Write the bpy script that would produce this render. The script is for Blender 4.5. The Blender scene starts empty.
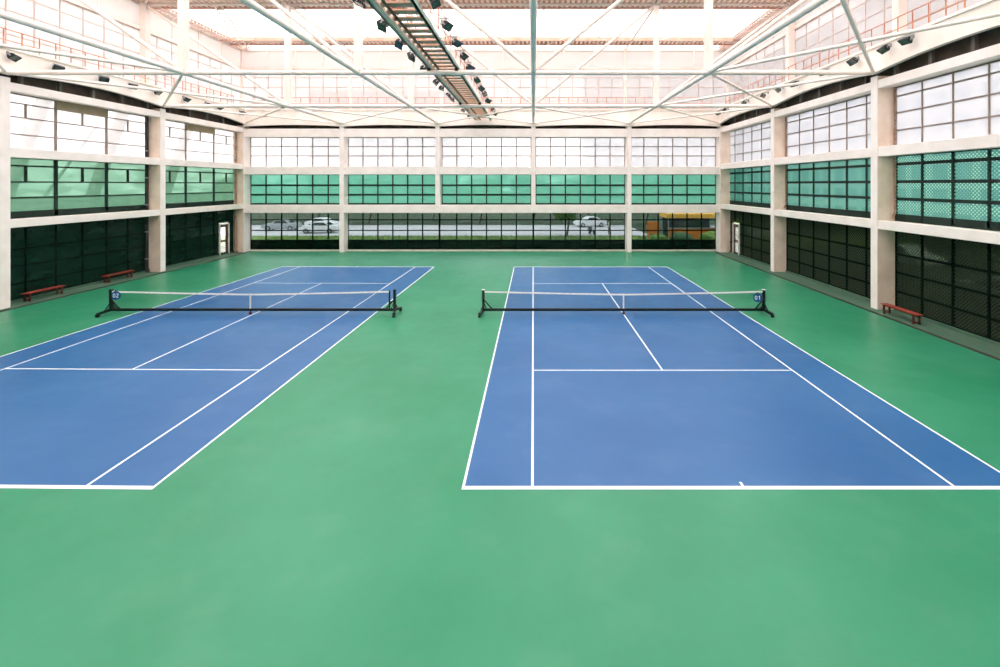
import bpy, bmesh, math, random
from mathutils import Vector, Matrix, Euler, noise
R = math.radians
rnd = random.Random(7)
scene = bpy.context.scene
COL = scene.collection
ORD = ['first', 'second', 'third', 'fourth', 'fifth', 'sixth', 'seventh', 'eighth', 'ninth', 'tenth', 'eleventh',
       'twelfth', 'thirteenth', 'fourteenth', 'fifteenth']

# ------------------------------------------------------------------ helpers
class MB:
    """collects shapes, then links them as one mesh object"""
    def __init__(self): self.v = []; self.f = []; self.sm = []
    def add(self, vs, fs, smooth=False):
        o = len(self.v)
        self.v += [tuple(v) for v in vs]
        self.f += [[i + o for i in f] for f in fs]
        self.sm += [smooth] * len(fs)
        return self
    def box(self, x0, x1, y0, y1, z0, z1, M=None, c=0.0):
        """axis aligned box, chamfered by c when c > 0"""
        x0, x1 = sorted((x0, x1)); y0, y1 = sorted((y0, y1)); z0, z1 = sorted((z0, z1))
        if c <= 0:
            vs = [(x, y, z) for x in (x0, x1) for y in (y0, y1) for z in (z0, z1)]
            fs = [(0,1,3,2), (4,6,7,5), (0,4,5,1), (2,3,7,6), (0,2,6,4), (1,5,7,3)]
        else:
            bm = bmesh.new()
            bmesh.ops.create_cube(bm, size=1)
            for v in bm.verts:
                v.co = ((x0+x1)/2 + v.co.x*(x1-x0), (y0+y1)/2 + v.co.y*(y1-y0), (z0+z1)/2 + v.co.z*(z1-z0))
            bmesh.ops.bevel(bm, geom=list(bm.edges), offset=c, segments=1, affect='EDGES')
            bm.verts.index_update()
            vs = [v.co.copy() for v in bm.verts]; fs = [[v.index for v in f.verts] for f in bm.faces]
            bm.free()
        if M is not None: vs = [M @ Vector(v) for v in vs]
        return self.add(vs, fs)
    def tube(self, p0, p1, r, n=10, r1=None, cap=True):
        p0 = Vector(p0); p1 = Vector(p1); d = p1 - p0
        if d.length < 1e-6: return self
        q = d.to_track_quat('Z', 'Y'); r1 = r if r1 is None else r1
        vs = []
        for i in range(n):
            a = 2*math.pi*i/n; u = q @ Vector((math.cos(a), math.sin(a), 0))
            vs += [p0 + u*r, p1 + u*r1]
        fs = [(2*i, 2*((i+1) % n), 2*((i+1) % n)+1, 2*i+1) for i in range(n)]
        self.add(vs, fs, True)
        if cap:
            self.add(vs[0::2], [list(range(n))[::-1]]); self.add(vs[1::2], [list(range(n))])
        return self
    def path(self, pts, r, n=8):
        for a, b in zip(pts, pts[1:]): self.tube(a, b, r, n)
        return self
    def bar(self, p0, p1, w, h):
        """rectangular bar between two points (w across, h up)"""
        p0 = Vector(p0); p1 = Vector(p1); d = (p1 - p0).normalized()
        up = Vector((0, 0, 1)) if abs(d.z) < 0.95 else Vector((0, 1, 0))
        s = d.cross(up).normalized(); u = s.cross(d).normalized()
        vs = [p + s*a*w/2 + u*b*h/2 for p in (p0, p1) for a, b in ((-1,-1), (1,-1), (1,1), (-1,1))]
        return self.add(vs, [(3,2,1,0), (4,5,6,7), (0,1,5,4), (1,2,6,5), (2,3,7,6), (3,0,4,7)])
    def prism(self, poly, axis, a0, a1):
        """poly of 2-D points extruded along axis 'x','y' or 'z'"""
        n = len(poly)
        def P(p, a):
            return {'x': (a, p[0], p[1]), 'y': (p[0], a, p[1]), 'z': (p[0], p[1], a)}[axis]
        vs = [P(p, a0) for p in poly] + [P(p, a1) for p in poly]
        fs = [list(range(n))[::-1], [i+n for i in range(n)]] + [(i, (i+1) % n, (i+1) % n + n, i+n) for i in range(n)]
        return self.add(vs, fs)
    def lathe(self, prof, n=16, M=None):
        vs = []; fs = []
        for i in range(n):
            a = 2*math.pi*i/n
            for r, z in prof: vs.append((r*math.cos(a), r*math.sin(a), z))
        m = len(prof)
        for i in range(n):
            j = (i+1) % n
            for k in range(m-1): fs.append((i*m+k, j*m+k, j*m+k+1, i*m+k+1))
        if M is not None: vs = [M @ Vector(v) for v in vs]
        return self.add(vs, fs, True)
    def build(self, name, mat, parent=None, loc=None, recalc=True):
        me = bpy.data.meshes.new(name)
        me.from_pydata(self.v, [], self.f)
        me.polygons.foreach_set('use_smooth', self.sm)
        me.materials.append(mat)
        if recalc:
            bm = bmesh.new(); bm.from_mesh(me)
            bmesh.ops.recalc_face_normals(bm, faces=bm.faces); bm.to_mesh(me); bm.free()
        me.update()
        o = bpy.data.objects.new(name, me); COL.objects.link(o)
        if parent is not None: o.parent = parent
        if loc is not None: o.location = loc
        return o

def tag(o, label=None, cat=None, group=None, kind=None):
    if label: o['label'] = label
    if cat: o['category'] = cat
    if group: o['group'] = group
    if kind: o['kind'] = kind
    return o
def empty(name, loc=(0, 0, 0), rot=(0, 0, 0)):
    o = bpy.data.objects.new(name, None); COL.objects.link(o)
    o.location = loc; o.rotation_euler = rot; o.empty_display_size = .2
    return o
def dup(o, parent=None):
    c = o.copy(); COL.objects.link(c); c.parent = parent
    for ch in [x for x in o.children if not x.name.startswith('mounting_arm')]: dup(ch, c)
    return c

# ------------------------------------------------------------------ materials
def newmat(name):
    m = bpy.data.materials.new(name); m.use_nodes = True
    nt = m.node_tree; nt.nodes.clear()
    out = nt.nodes.new('ShaderNodeOutputMaterial')
    return m, nt, out
def lin(c):
    f = lambda u: u/12.92 if u <= .04045 else ((u+.055)/1.055)**2.4
    return tuple(f(x/255) for x in c) + (1,)
def paint(name, col, col2=None, rough=.6, scale=1.5, metal=0.0, spec=.4, bump=0.0, detail=5, lo=.35, hi=.65):
    """noise-mottled paint between two sRGB colours"""
    m, nt, out = newmat(name); N = nt.nodes.new; L = nt.links.new
    p = N('ShaderNodeBsdfPrincipled'); L(p.outputs[0], out.inputs[0])
    p.inputs['Roughness'].default_value = rough; p.inputs['Metallic'].default_value = metal
    p.inputs['Specular IOR Level'].default_value = spec
    if col2 is None: col2 = tuple(max(0, c*.9) for c in col)
    tc = N('ShaderNodeTexCoord'); nz = N('ShaderNodeTexNoise')
    nz.inputs['Scale'].default_value = scale; nz.inputs['Detail'].default_value = detail
    L(tc.outputs['Object'], nz.inputs['Vector'])
    mr = N('ShaderNodeMapRange'); mr.inputs[1].default_value = lo; mr.inputs[2].default_value = hi
    L(nz.outputs['Fac'], mr.inputs[0])
    mx = N('ShaderNodeMix'); mx.data_type = 'RGBA'
    mx.inputs[6].default_value = lin(col); mx.inputs[7].default_value = lin(col2)
    L(mr.outputs[0], mx.inputs[0]); L(mx.outputs[2], p.inputs['Base Color'])
    if bump:
        b = N('ShaderNodeBump'); b.inputs['Strength'].default_value = bump; b.inputs['Distance'].default_value = .02
        L(nz.outputs['Fac'], b.inputs['Height']); L(b.outputs[0], p.inputs['Normal'])
    return m
def court(name, base, second, scuff, rough, spec):
    """acrylic court coating: two-tone mottling at two scales and pale scuffs stretched along the play"""
    m, nt, out = newmat(name); N = nt.nodes.new; L = nt.links.new
    p = N('ShaderNodeBsdfPrincipled'); L(p.outputs[0], out.inputs[0])
    p.inputs['Roughness'].default_value = rough; p.inputs['Specular IOR Level'].default_value = .5; p.inputs['IOR'].default_value = spec
    tc = N('ShaderNodeTexCoord')
    def nz(scale, det, sx=1, sy=1, off=0):
        mp = N('ShaderNodeMapping'); mp.inputs['Scale'].default_value = (sx, sy, 1); mp.inputs['Location'].default_value = (off, off, 0)
        L(tc.outputs['Object'], mp.inputs[0]); t = N('ShaderNodeTexNoise')
        t.inputs['Scale'].default_value = scale; t.inputs['Detail'].default_value = det
        L(mp.outputs[0], t.inputs['Vector']); return t.outputs['Fac']
    def rng(s, a, b, c, d):
        r = N('ShaderNodeMapRange'); r.inputs[1].default_value = a; r.inputs[2].default_value = b
        r.inputs[3].default_value = c; r.inputs[4].default_value = d; L(s, r.inputs[0]); return r.outputs[0]
    def mix(f, a, b):
        x = N('ShaderNodeMix'); x.data_type = 'RGBA'; L(f, x.inputs[0])
        for i, c in ((6, a), (7, b)):
            if isinstance(c, tuple): x.inputs[i].default_value = c
            else: L(c, x.inputs[i])
        return x.outputs[2]
    c = mix(rng(nz(.35, 6), .35, .65, 0, 1), lin(base), lin(second))
    c = mix(rng(nz(.8, 10, .9, 1.1, 11), .52, .85, 0, .3), c, lin(scuff))
    L(c, p.inputs['Base Color'])
    L(rng(nz(2, 5, 1, 1, 3), .3, .7, rough-.02, rough+.02), p.inputs['Roughness'])
    return m
def sheet(name, clear, clear_col, trans_col, trans=1.0, rough_col=None, gloss=.04, streak=0.0):
    """glazing or cloth that lets some light straight through (clear) and scatters the rest"""
    m, nt, out = newmat(name); N = nt.nodes.new; L = nt.links.new
    t = N('ShaderNodeBsdfTransparent'); t.inputs[0].default_value = tuple(clear_col) + (1,)
    tl = N('ShaderNodeBsdfTranslucent'); tl.inputs[0].default_value = tuple(trans_col) + (1,)
    df = N('ShaderNodeBsdfDiffuse'); df.inputs[0].default_value = tuple(rough_col or trans_col) + (1,)
    a = N('ShaderNodeMixShader'); a.inputs[0].default_value = trans; L(df.outputs[0], a.inputs[1]); L(tl.outputs[0], a.inputs[2])
    b = N('ShaderNodeMixShader'); b.inputs[0].default_value = clear; L(a.outputs[0], b.inputs[1]); L(t.outputs[0], b.inputs[2])
    if streak:
        tc = N('ShaderNodeTexCoord'); mp = N('ShaderNodeMapping'); mp.inputs['Scale'].default_value = (.35, .35, 1.2)
        nz = N('ShaderNodeTexNoise'); nz.inputs['Scale'].default_value = 1.6; nz.inputs['Detail'].default_value = 4
        L(tc.outputs['Object'], mp.inputs[0]); L(mp.outputs[0], nz.inputs['Vector'])
        mr = N('ShaderNodeMapRange'); mr.inputs[1].default_value = .3; mr.inputs[2].default_value = .7
        mr.inputs[3].default_value = max(0, clear-streak); mr.inputs[4].default_value = min(1, clear+streak)
        L(nz.outputs['Fac'], mr.inputs[0]); L(mr.outputs[0], b.inputs[0])
    g = N('ShaderNodeBsdfGlossy'); g.inputs['Roughness'].default_value = .15
    c = N('ShaderNodeMixShader'); c.inputs[0].default_value = gloss; L(b.outputs[0], c.inputs[1]); L(g.outputs[0], c.inputs[2])
    L(c.outputs[0], out.inputs[0])
    return m
def perforated(name, strand, hole, pitch, axis='Y', open_at=.1, trans=.5):
    """perforated mesh: staggered holes over a coloured web"""
    m, nt, out = newmat(name); N = nt.nodes.new; L = nt.links.new
    tc = N('ShaderNodeTexCoord'); sp = N('ShaderNodeSeparateXYZ'); L(tc.outputs['Object'], sp.inputs[0])
    def wave(s):
        a = N('ShaderNodeMath'); a.operation = 'MULTIPLY'; a.inputs[1].default_value = 2*math.pi/pitch; L(s, a.inputs[0])
        b = N('ShaderNodeMath'); b.operation = 'SINE'; L(a.outputs[0], b.inputs[0]); return b.outputs[0]
    mu = N('ShaderNodeMath'); mu.operation = 'MULTIPLY'; L(wave(sp.outputs[axis]), mu.inputs[0]); L(wave(sp.outputs['Z']), mu.inputs[1])
    gt = N('ShaderNodeMath'); gt.operation = 'GREATER_THAN'; gt.inputs[1].default_value = open_at; L(mu.outputs[0], gt.inputs[0])
    t = N('ShaderNodeBsdfTransparent'); t.inputs[0].default_value = tuple(hole) + (1,)
    tl = N('ShaderNodeBsdfTranslucent'); tl.inputs[0].default_value = tuple(strand) + (1,)
    df = N('ShaderNodeBsdfDiffuse'); df.inputs[0].default_value = tuple(strand) + (1,)
    a = N('ShaderNodeMixShader'); a.inputs[0].default_value = trans; L(df.outputs[0], a.inputs[1]); L(tl.outputs[0], a.inputs[2])
    b = N('ShaderNodeMixShader'); L(gt.outputs[0], b.inputs[0]); L(a.outputs[0], b.inputs[1]); L(t.outputs[0], b.inputs[2])
    L(b.outputs[0], out.inputs[0])
    return m
def facade(name, wall, glass, sx, sz):
    """building front with rows of dark window openings"""
    m, nt, out = newmat(name); N = nt.nodes.new; L = nt.links.new
    p = N('ShaderNodeBsdfPrincipled'); L(p.outputs[0], out.inputs[0]); p.inputs['Roughness'].default_value = .7
    tc = N('ShaderNodeTexCoord'); mp = N('ShaderNodeMapping'); mp.inputs['Rotation'].default_value = (R(90), 0, 0)
    br = N('ShaderNodeTexBrick'); br.offset = 0; br.inputs['Scale'].default_value = 1
    br.inputs['Brick Width'].default_value = sx; br.inputs['Row Height'].default_value = sz
    br.inputs['Mortar Size'].default_value = .55; br.inputs['Mortar Smooth'].default_value = 0
    br.inputs['Color1'].default_value = lin(glass); br.inputs['Color2'].default_value = lin(tuple(c*.9 for c in glass)); br.inputs['Mortar'].default_value = lin(wall)
    ad = N('ShaderNodeSeparateXYZ'); L(tc.outputs['Object'], ad.inputs[0])
    su = N('ShaderNodeMath'); su.operation = 'ADD'; L(ad.outputs['X'], su.inputs[0]); L(ad.outputs['Y'], su.inputs[1])
    cb = N('ShaderNodeCombineXYZ'); L(su.outputs[0], cb.inputs['X']); L(ad.outputs['Z'], cb.inputs['Y'])
    L(cb.outputs[0], br.inputs['Vector']); L(br.outputs['Color'], p.inputs['Base Color'])
    return m

M = {}
M['green'] = court('green_acrylic', (37, 128, 91), (51, 138, 103), (100, 154, 126), .36, 1.41)
M['blue'] = court('blue_acrylic', (30, 90, 146), (44, 99, 154), (92, 124, 170), .36, 1.44)
M['line'] = paint('white_line_paint', (246, 248, 252), (232, 238, 244), .5, 3)
M['kerb'] = paint('worn_green_concrete', (66, 104, 82), (82, 106, 88), .8, 2.2)
M['drain'] = paint('dark_drain_grating', (48, 52, 46), (62, 58, 48), .8, 6)
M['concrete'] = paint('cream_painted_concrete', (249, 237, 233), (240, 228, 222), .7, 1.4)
M['shadeconcrete'] = paint('beige_shaded_concrete', (240, 218, 202), (222, 198, 180), .85, 1.1)  # darker beige column body: shade of the side faces put into the colour
M['fascia'] = paint('cream_gutter_paint', (250, 239, 231), (240, 226, 216), .7, .9)
M['sill'] = paint('pale_sill', (226, 218, 208), (206, 198, 186), .7, 2)
M['steel'] = paint('cream_painted_steel', (252, 238, 230), (244, 228, 220), .45, 1.0)
M['post'] = paint('white_painted_steel', (242, 228, 220), (232, 215, 206), .5, .8)
M['mullion'] = paint('pink_grey_mullion', (206, 186, 178), (190, 170, 160), .6, 1.2)
M['rail'] = paint('red_oxide_pink_rail', (200, 138, 112), (178, 108, 82), .6, 2.5)
M['recess'] = paint('dark_eaves_shade', (84, 74, 66), (66, 58, 52), .8, 2)  # shade of the eaves recess put into the colour
M['stub'] = paint('grey_stub', (112, 106, 98), (90, 86, 80), .7, 2)
M['frame'] = paint('grey_window_frame', (148, 132, 122), (130, 116, 106), .6, 2)
M['frameg'] = paint('dark_green_frame', (12, 40, 32), (9, 32, 26), .6, 2)
M['frameb'] = paint('black_green_frame', (6, 20, 15), (8, 24, 19), .8, 2, 0, .05)
M['grey_panel'] = sheet('grey_band_panel', .12, (.8, .76, .74), (.74, .68, .66), .62, (.74, .70, .68))
M['tan'] = paint('tan_board', (176, 158, 138), (166, 144, 108), .7, 1.2)
M['glass'] = sheet('milky_glazing', .42, (.89, .88, .90), (.67, .655, .655), .85)
M['clere'] = sheet('clerestory_glazing', .28, (.92, .885, .875), (.58, .545, .535), .85)
M['roof'] = sheet('translucent_roof_sheet', .30, (1, 1, 1), (.90, .89, .885), .92)
M['net_far'] = sheet('green_net_cloth', .22, (.52, .74, .68), (.27, .52, .43), .86, (.05, .25, .17), .02, .18)
M['net_left'] = sheet('pale_green_net_cloth', .38, (.52, .68, .59), (.27, .41, .32), .80, (.06, .24, .17), .02, .16)
M['net_right'] = perforated('green_perforated_mesh', (.12, .32, .24), (.70, .94, .86), .15, 'Y', .26, .76)
M['net_dark'] = sheet('dark_green_net_cloth', .13, (.25, .42, .34), (.012, .035, .024), .55, (.010, .036, .026), .02, .05)
M['net_dark_right'] = perforated('dark_green_perforated_mesh', (.048, .060, .044), (.25, .30, .24), .15, 'Y', .16, .35)
M['net_clear'] = sheet('thin_dark_net', .74, (.72, .78, .78), (.012, .04, .026), .5, (.010, .032, .022), .02)
M['deck'] = paint('pink_primer_deck', (255, 242, 236), (250, 228, 220), .6, 1.2)
M['gapdeck'] = paint('gap_shade_deck', (226, 176, 158), (212, 158, 138), .7, 1.2)  # sheet darker than its ribs: shade in the gaps put into the colour
M['catgreen'] = paint('pale_green_steel', (146, 178, 164), (130, 160, 148), .5, 1.5)
M['tray'] = paint('cream_cable_tray', (255, 226, 208), (248, 214, 196), .5, 2)
M['wood'] = paint('brown_plank', (236, 186, 160), (214, 158, 132), .7, 3)
M['brown'] = paint('brown_conduit', (128, 104, 88), (112, 90, 76), .6, 2)
M['black'] = paint('black_metal', (22, 24, 26), (32, 34, 36), .45, 3)
M['hood'] = paint('pale_grey_ballast', (206, 200, 192), (188, 182, 174), .5, 3)
M['lens'] = paint('lamp_glass', (58, 70, 68), (84, 96, 92), .12, 8, 0, .6)
M['netblack'] = paint('black_green_post', (6, 16, 14), (10, 22, 20), .4, 4)
M['wheel'] = paint('dark_rubber', (18, 22, 22), (28, 32, 32), .7, 8)
M['band'] = paint('white_headband', (238, 234, 232), (226, 220, 216), .7, 6)
M['netmesh'] = sheet('fine_black_netting', .86, (1, 1, 1), (.02, .03, .03), .2, (.02, .03, .03), 0)
M['signblue'] = paint('sign_blue', (18, 82, 146), (14, 72, 136), .4, 5)
M['signwhite'] = paint('sign_white', (240, 246, 252), (230, 238, 246), .5, 5)
M['redwood'] = paint('red_brown_timber', (156, 58, 40), (128, 44, 32), .55, 5)
M['redleg'] = paint('dark_red_leg', (96, 36, 30), (80, 28, 24), .6, 5)
M['pipe'] = paint('dark_pipe', (50, 44, 42), (38, 34, 32), .5, 3)
M['tanpipe'] = paint('rusty_tan_pipe', (168, 142, 122), (140, 104, 84), .6, 4)
M['doorframe'] = paint('white_door_frame', (236, 228, 222), (222, 212, 204), .5, 3)
M['doorbrown'] = paint('brown_door_leaf', (88, 66, 54), (74, 54, 44), .5, 3)
M['doorglass'] = sheet('door_glass', .75, (1, 1, 1), (.9, .9, .9), .8)
M['ground'] = paint('dark_ground_cover', (40, 58, 34), (52, 66, 40), .9, .6)
M['road'] = paint('pale_road', (188, 186, 192), (176, 174, 180), .85, .4)
M['grass'] = paint('yellow_green_grass', (104, 126, 52), (82, 114, 44), .9, 1.5)
M['hedge'] = paint('dark_hedge_leaf', (34, 62, 36), (48, 82, 44), .8, 4)
M['leafa'] = paint('dark_tree_leaf', (44, 78, 48), (66, 100, 56), .8, 3)
M['leafb'] = paint('mid_tree_leaf', (84, 118, 52), (112, 138, 52), .8, 3)
M['bark'] = paint('bark', (92, 76, 60), (74, 60, 48), .9, 4)
M['carwhite'] = paint('white_car_paint', (232, 232, 236), (226, 226, 230), .25, 1, 0, .6)
M['cargrey'] = paint('silver_car_paint', (164, 168, 176), (156, 160, 168), .25, 1, .2, .6)
M['cardark'] = paint('dark_blue_car_paint', (44, 52, 70), (40, 46, 62), .25, 1, 0, .6)
M['carglass'] = paint('car_glass', (22, 28, 32), (30, 36, 40), .1, 2, 0, .6)
M['hub'] = paint('wheel_hub', (170, 172, 176), (150, 152, 156), .35, 6, .5)
M['yellow'] = paint('yellow_canopy', (236, 182, 78), (228, 168, 62), .7, 1)
M['orange'] = paint('orange_panel', (222, 128, 40), (206, 112, 34), .6, 1)
M['raker'] = paint('pale_raking_steel', (206, 192, 180), (190, 176, 164), .7, 1)
M['skin'] = paint('skin', (206, 160, 134), (198, 150, 124), .6, 6)
M['hair'] = paint('dark_hair', (34, 28, 26), (26, 22, 20), .6, 8)
M['shirt'] = paint('pale_blue_shirt', (206, 222, 232), (196, 212, 224), .8, 6)
M['trouser'] = paint('dark_trousers', (44, 48, 58), (36, 40, 48), .8, 6)
M['facade_a'] = facade('pale_facade', (226, 228, 236), (176, 190, 212), 3.2, 3.1)
M['facade_b'] = facade('blue_white_facade', (216, 222, 234), (150, 172, 204), 2.4, 3.4)

# ------------------------------------------------------------------ layout
XL, XR = -25.05, 16.16             # room faces of the side columns
GL, GR = -25.95, 17.03            # side glazing planes
ROWS = [40.0, 30.8, 21.6, 12.4, 3.2, -2.2]
YF, GF = 39.4, 40.35              # far column faces, far glazing plane
YB = -2.0
CX = [-16.6, -8.3, 0.0, 8.3]
ZB = 11.2                         # bottom chords
ZT = 18.05                        # top chords
SPX = [XL] + CX + [XR]
fc = 39.6
NEARY = 9.0

# ------------------------------------------------------------------ floor, courts, kerbs
tag(MB().box(XL-1.2, XR+1.2, YB-.2, GF+.4, -.25, 0).build('floor', M['green']), 'green acrylic sports floor running around both blue courts', 'floor', None, 'structure')
Y0 = 8.80; LEN = 23.77
def make_court(xd, which, mark, rot=0):
    c = MB().box(xd, xd+10.97, Y0, Y0+LEN, .0, .004).build('floor_court', M['blue'])
    tag(c, 'blue tennis court with white lines, ' + which, 'tennis court', 'blue tennis courts', 'structure')
    z0, z1 = .004, .0065; w = .05
    xs0, xs1 = xd + 1.37, xd + 9.60; yn = Y0 + LEN/2
    def ln(name, x0, x1, y0, y1): MB().box(x0, x1, y0, y1, z0, z1).build(name, M['line'], c)
    ln('baseline', xd, xd+10.97, Y0, Y0+.10); ln('baseline', xd, xd+10.97, Y0+LEN-.10, Y0+LEN)
    for x in (xd, xd+10.97-w): ln('doubles_sideline', x, x+w, Y0+.10, Y0+LEN-.10)
    for x in (xs0-w/2, xs1-w/2): ln('singles_sideline', x, x+w, Y0+.10, Y0+LEN-.10)
    for y in (yn-6.24, yn+6.40): ln('service_line', xs0+w/2, xs1-w/2, y-w/2, y+w/2)
    xc = (xs0+xs1)/2
    ln('centre_service_line', xc-w/2, xc+w/2, yn-6.24+w/2, yn+6.40-w/2)
    if mark: ln('centre_mark', xc-w/2, xc+w/2, Y0+.10, Y0+.22)
    ln('centre_mark', xc-w/2, xc+w/2, Y0+LEN-.22, Y0+LEN-.10)
    if rot:
        q = Matrix.Rotation(R(rot), 3, 'Z'); P = Vector((xd+10.97, Y0, 0)); c.rotation_euler = (0, 0, R(rot)); c.location = P - q @ P
    return xc
XRc, XLc = -1.39, -18.34
xc_r = make_court(XRc, 'the right one of the two, whose net carries sign 01', True)
xc_l = make_court(XLc, 'the left one of the two, whose net carries sign 02', True, -.72)

def kerb(n, x0, x1, y0, y1, lab):
    tag(MB().box(x0, x1, y0, y1, 0, .012).build('trim_%d' % n, M['kerb']), lab, 'kerb', None, 'structure')
def drain(n, x0, x1, y0, y1, lab):
    m = MB()
    m.box(x0, x0+.03, y0, y1, 0, .02).box(x1-.03, x1, y0, y1, 0, .02).box(x0+.03, x1-.03, y0, y1, 0, .006)
    y = y0
    while y < y1 - .1:
        m.box(x0+.03, x1-.03, y, y+.06, .006, .017); y += .25
    tag(m.build('trim_%d' % n, M['drain']), lab, 'drain', None, 'structure')
kerb(1, XL+.30, XL-1.2, YB, GF, 'worn grey-green kerb strip along the left wall')
kerb(2, XR-.42, XR+1.2, YB, GF, 'worn grey-green kerb strip along the right wall')
drain(3, XL+.30, XL+.46, YB, 39.0, 'thin dark floor drain beside the kerb by the left wall')
drain(4, XR-.58, XR-.42, YB, 39.0, 'thin dark floor drain beside the kerb by the right wall')

# ------------------------------------------------------------------ concrete frame
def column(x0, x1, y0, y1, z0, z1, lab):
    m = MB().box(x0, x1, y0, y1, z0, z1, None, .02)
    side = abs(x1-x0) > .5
    c = m.build('column', M['shadeconcrete' if side else 'concrete'])
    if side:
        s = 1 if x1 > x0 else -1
        MB().box(x0-s*.012, x0+s*.02, y0-.012, y1+.012, z0, z1, None, .005).build('lit_face', M['concrete'], c)  # paler strip paints in the light falling on the room face
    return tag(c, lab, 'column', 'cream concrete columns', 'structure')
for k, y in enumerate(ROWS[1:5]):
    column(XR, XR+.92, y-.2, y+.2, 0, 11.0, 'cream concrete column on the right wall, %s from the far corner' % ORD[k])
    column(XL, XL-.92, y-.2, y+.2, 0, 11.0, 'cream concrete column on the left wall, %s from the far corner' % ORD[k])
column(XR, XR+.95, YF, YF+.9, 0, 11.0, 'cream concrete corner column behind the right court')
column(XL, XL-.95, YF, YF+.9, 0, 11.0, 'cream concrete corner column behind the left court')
for i, x in enumerate(CX):
    full = i in (0, 3)
    column(x-.19, x+.19, YF, YF+.9, 0 if full else 3.95, 11.0,
           ['full height cream column on the far wall behind the left court', 'cream column ending on the lower beam, left of the hall centre',
            'cream column ending on the lower beam at the hall centre', 'full height cream column on the far wall behind the right court'][i])

BEAMS = [(3.80, 4.20), (7.20, 7.66), (10.40, 10.80)]
FBEAMS = [(3.42, 4.12), (6.75, 7.42), (10.0, 10.72)]
TIER = ['lower', 'middle', 'top']
def beam(x0, x1, y0, y1, z0, z1, lab):
    tag(MB().box(x0, x1, y0, y1, z0, z1, None, .015).build('beam', M['concrete']), lab, 'beam', 'cream concrete wall beams', 'structure')
for t, (z0, z1) in enumerate(BEAMS):
    for side, x, s in (('right', XR, 1), ('left', XL, -1)):
        beam(x+s*.03, x+s*.42, YB, YF, z0, z1, '%s cream beam running along the %s wall' % (TIER[t], side))
        MBs = MB().box(x+s*.42, x+s*.98, YB, YF+.3, z0+.06, z1-.02)
        tag(MBs.build('window_ledge', M['sill']), 'window ledge behind the %s beam by the %s wall' % (TIER[t], side), 'ledge', None, 'structure')
for t, (z0, z1) in enumerate(FBEAMS):
    beam(XL, XR, YF+.04, YF+.45, z0, z1, '%s cream beam running across the far wall' % TIER[t])
    tag(MB().box(XL, XR, YF+.45, YF+1.0, z0+.06, z1-.04).build('window_ledge', M['sill']), 'window ledge behind the %s beam of the far wall' % TIER[t], 'ledge', None, 'structure')
# base sills
tag(MB().box(XL-.6, XR+.6, GF-.16, GF+.2, 0, .13).build('baseboard_far', M['sill']), 'pale concrete base sill under the far windows', 'baseboard', None, 'structure')
tag(MB().box(GR-.1, GR+.25, YB, GF, 0, .13).build('baseboard_right', M['kerb']), 'low concrete base sill under the windows by the right wall', 'baseboard', None, 'structure')
tag(MB().box(GL+.1, GL-.25, YB, GF, 0, .13).build('baseboard_left', M['kerb']), 'low concrete base sill under the windows by the left wall', 'baseboard', None, 'structure')

# ------------------------------------------------------------------ windows
WN = [0]
def to_world(plane, const, u, w, z):
    """u along the wall, w outward from the room"""
    if plane == 'far': return (u, const + w, z)
    if plane == 'right': return (const + w, u, z)
    return (const - w, u, z)
def wbox(m, plane, const, u0, u1, w0, w1, z0, z1):
    a = to_world(plane, const, u0, w0, z0); b = to_world(plane, const, u1, w1, z1)
    return m.box(a[0], b[0], a[1], b[1], a[2], b[2])
def window(plane, const, u0, u1, z0, z1, us, zs, bw, bh, depth, fm, pm, lab, pane_name='pane', halves=None, edge=.06, border=True, hole=None, foot=0):
    WN[0] += 1
    e = empty('window_%d' % WN[0], to_world(plane, const, (u0+u1)/2, 0, z0))
    tag(e, lab, 'window', None, 'structure')
    inv = Vector(e.location)
    def fin(m, name, mat):
        m.v = [(v[0]-inv.x, v[1]-inv.y, v[2]-inv.z) for v in m.v]
        return m.build(name, mat, e)
    f = MB()
    if border:
        wbox(f, plane, const, u0, u0+edge, -depth/2, depth/2, z0, z1); wbox(f, plane, const, u1-edge, u1, -depth/2, depth/2, z0, z1)
        wbox(f, plane, const, u0+edge, u1-edge, -depth/2, depth/2, z0, z0+edge); wbox(f, plane, const, u0+edge, u1-edge, -depth/2, depth/2, z1-edge, z1)
    def span(z, a=None, b=None):
        return (z0+edge, z1-edge)
    for u in us:
        if hole and hole[0] < u < hole[1]: wbox(f, plane, const, u-bw/2, u+bw/2, -depth/2, depth/2, hole[3], z1-edge)
        else: wbox(f, plane, const, u-bw/2, u+bw/2, -depth/2, depth/2, z0+edge, z1-edge)
    for z in zs:
        segs = [(u0+edge, u1-edge)]
        if hole and hole[2] < z < hole[3]: segs = [(u0+edge, hole[0]), (hole[1], u1-edge)]
        for a, b in segs: wbox(f, plane, const, a, b, -depth*.42, depth*.42, z-bh/2, z+bh/2)
    for (u, za, zb) in (halves or []):
        wbox(f, plane, const, u-bw*.4, u+bw*.4, -depth*.4, depth*.4, za, zb)
    if foot: wbox(f, plane, const, u0+edge, u1-edge, -depth/2, depth/2, z0+edge, z0+foot)
    fin(f, 'frame', fm)
    p = MB()
    if hole:
        wbox(p, plane, const, u0, hole[0], -.006, .006, z0, z1); wbox(p, plane, const, hole[1], u1, -.006, .006, z0, z1)
        wbox(p, plane, const, hole[0], hole[1], -.006, .006, hole[3], z1)
    else:
        wbox(p, plane, const, u0, u1, -.006, .006, z0, z1)
    fin(p, pane_name, pm)
    return e
def lin_split(a, b, n): return [a + (b-a)*i/n for i in range(1, n)]
LZ = [.90, 1.78, 2.64]; MZ = [5.22, 6.02, 6.84]; UZ = [8.42, 9.24, 10.02]
FLZ = [.95, 1.82, 2.76]; FMZ = [4.98, 5.82]; FUZ = [8.42, 9.24]
fx = [XL] + CX + [XR]
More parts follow.
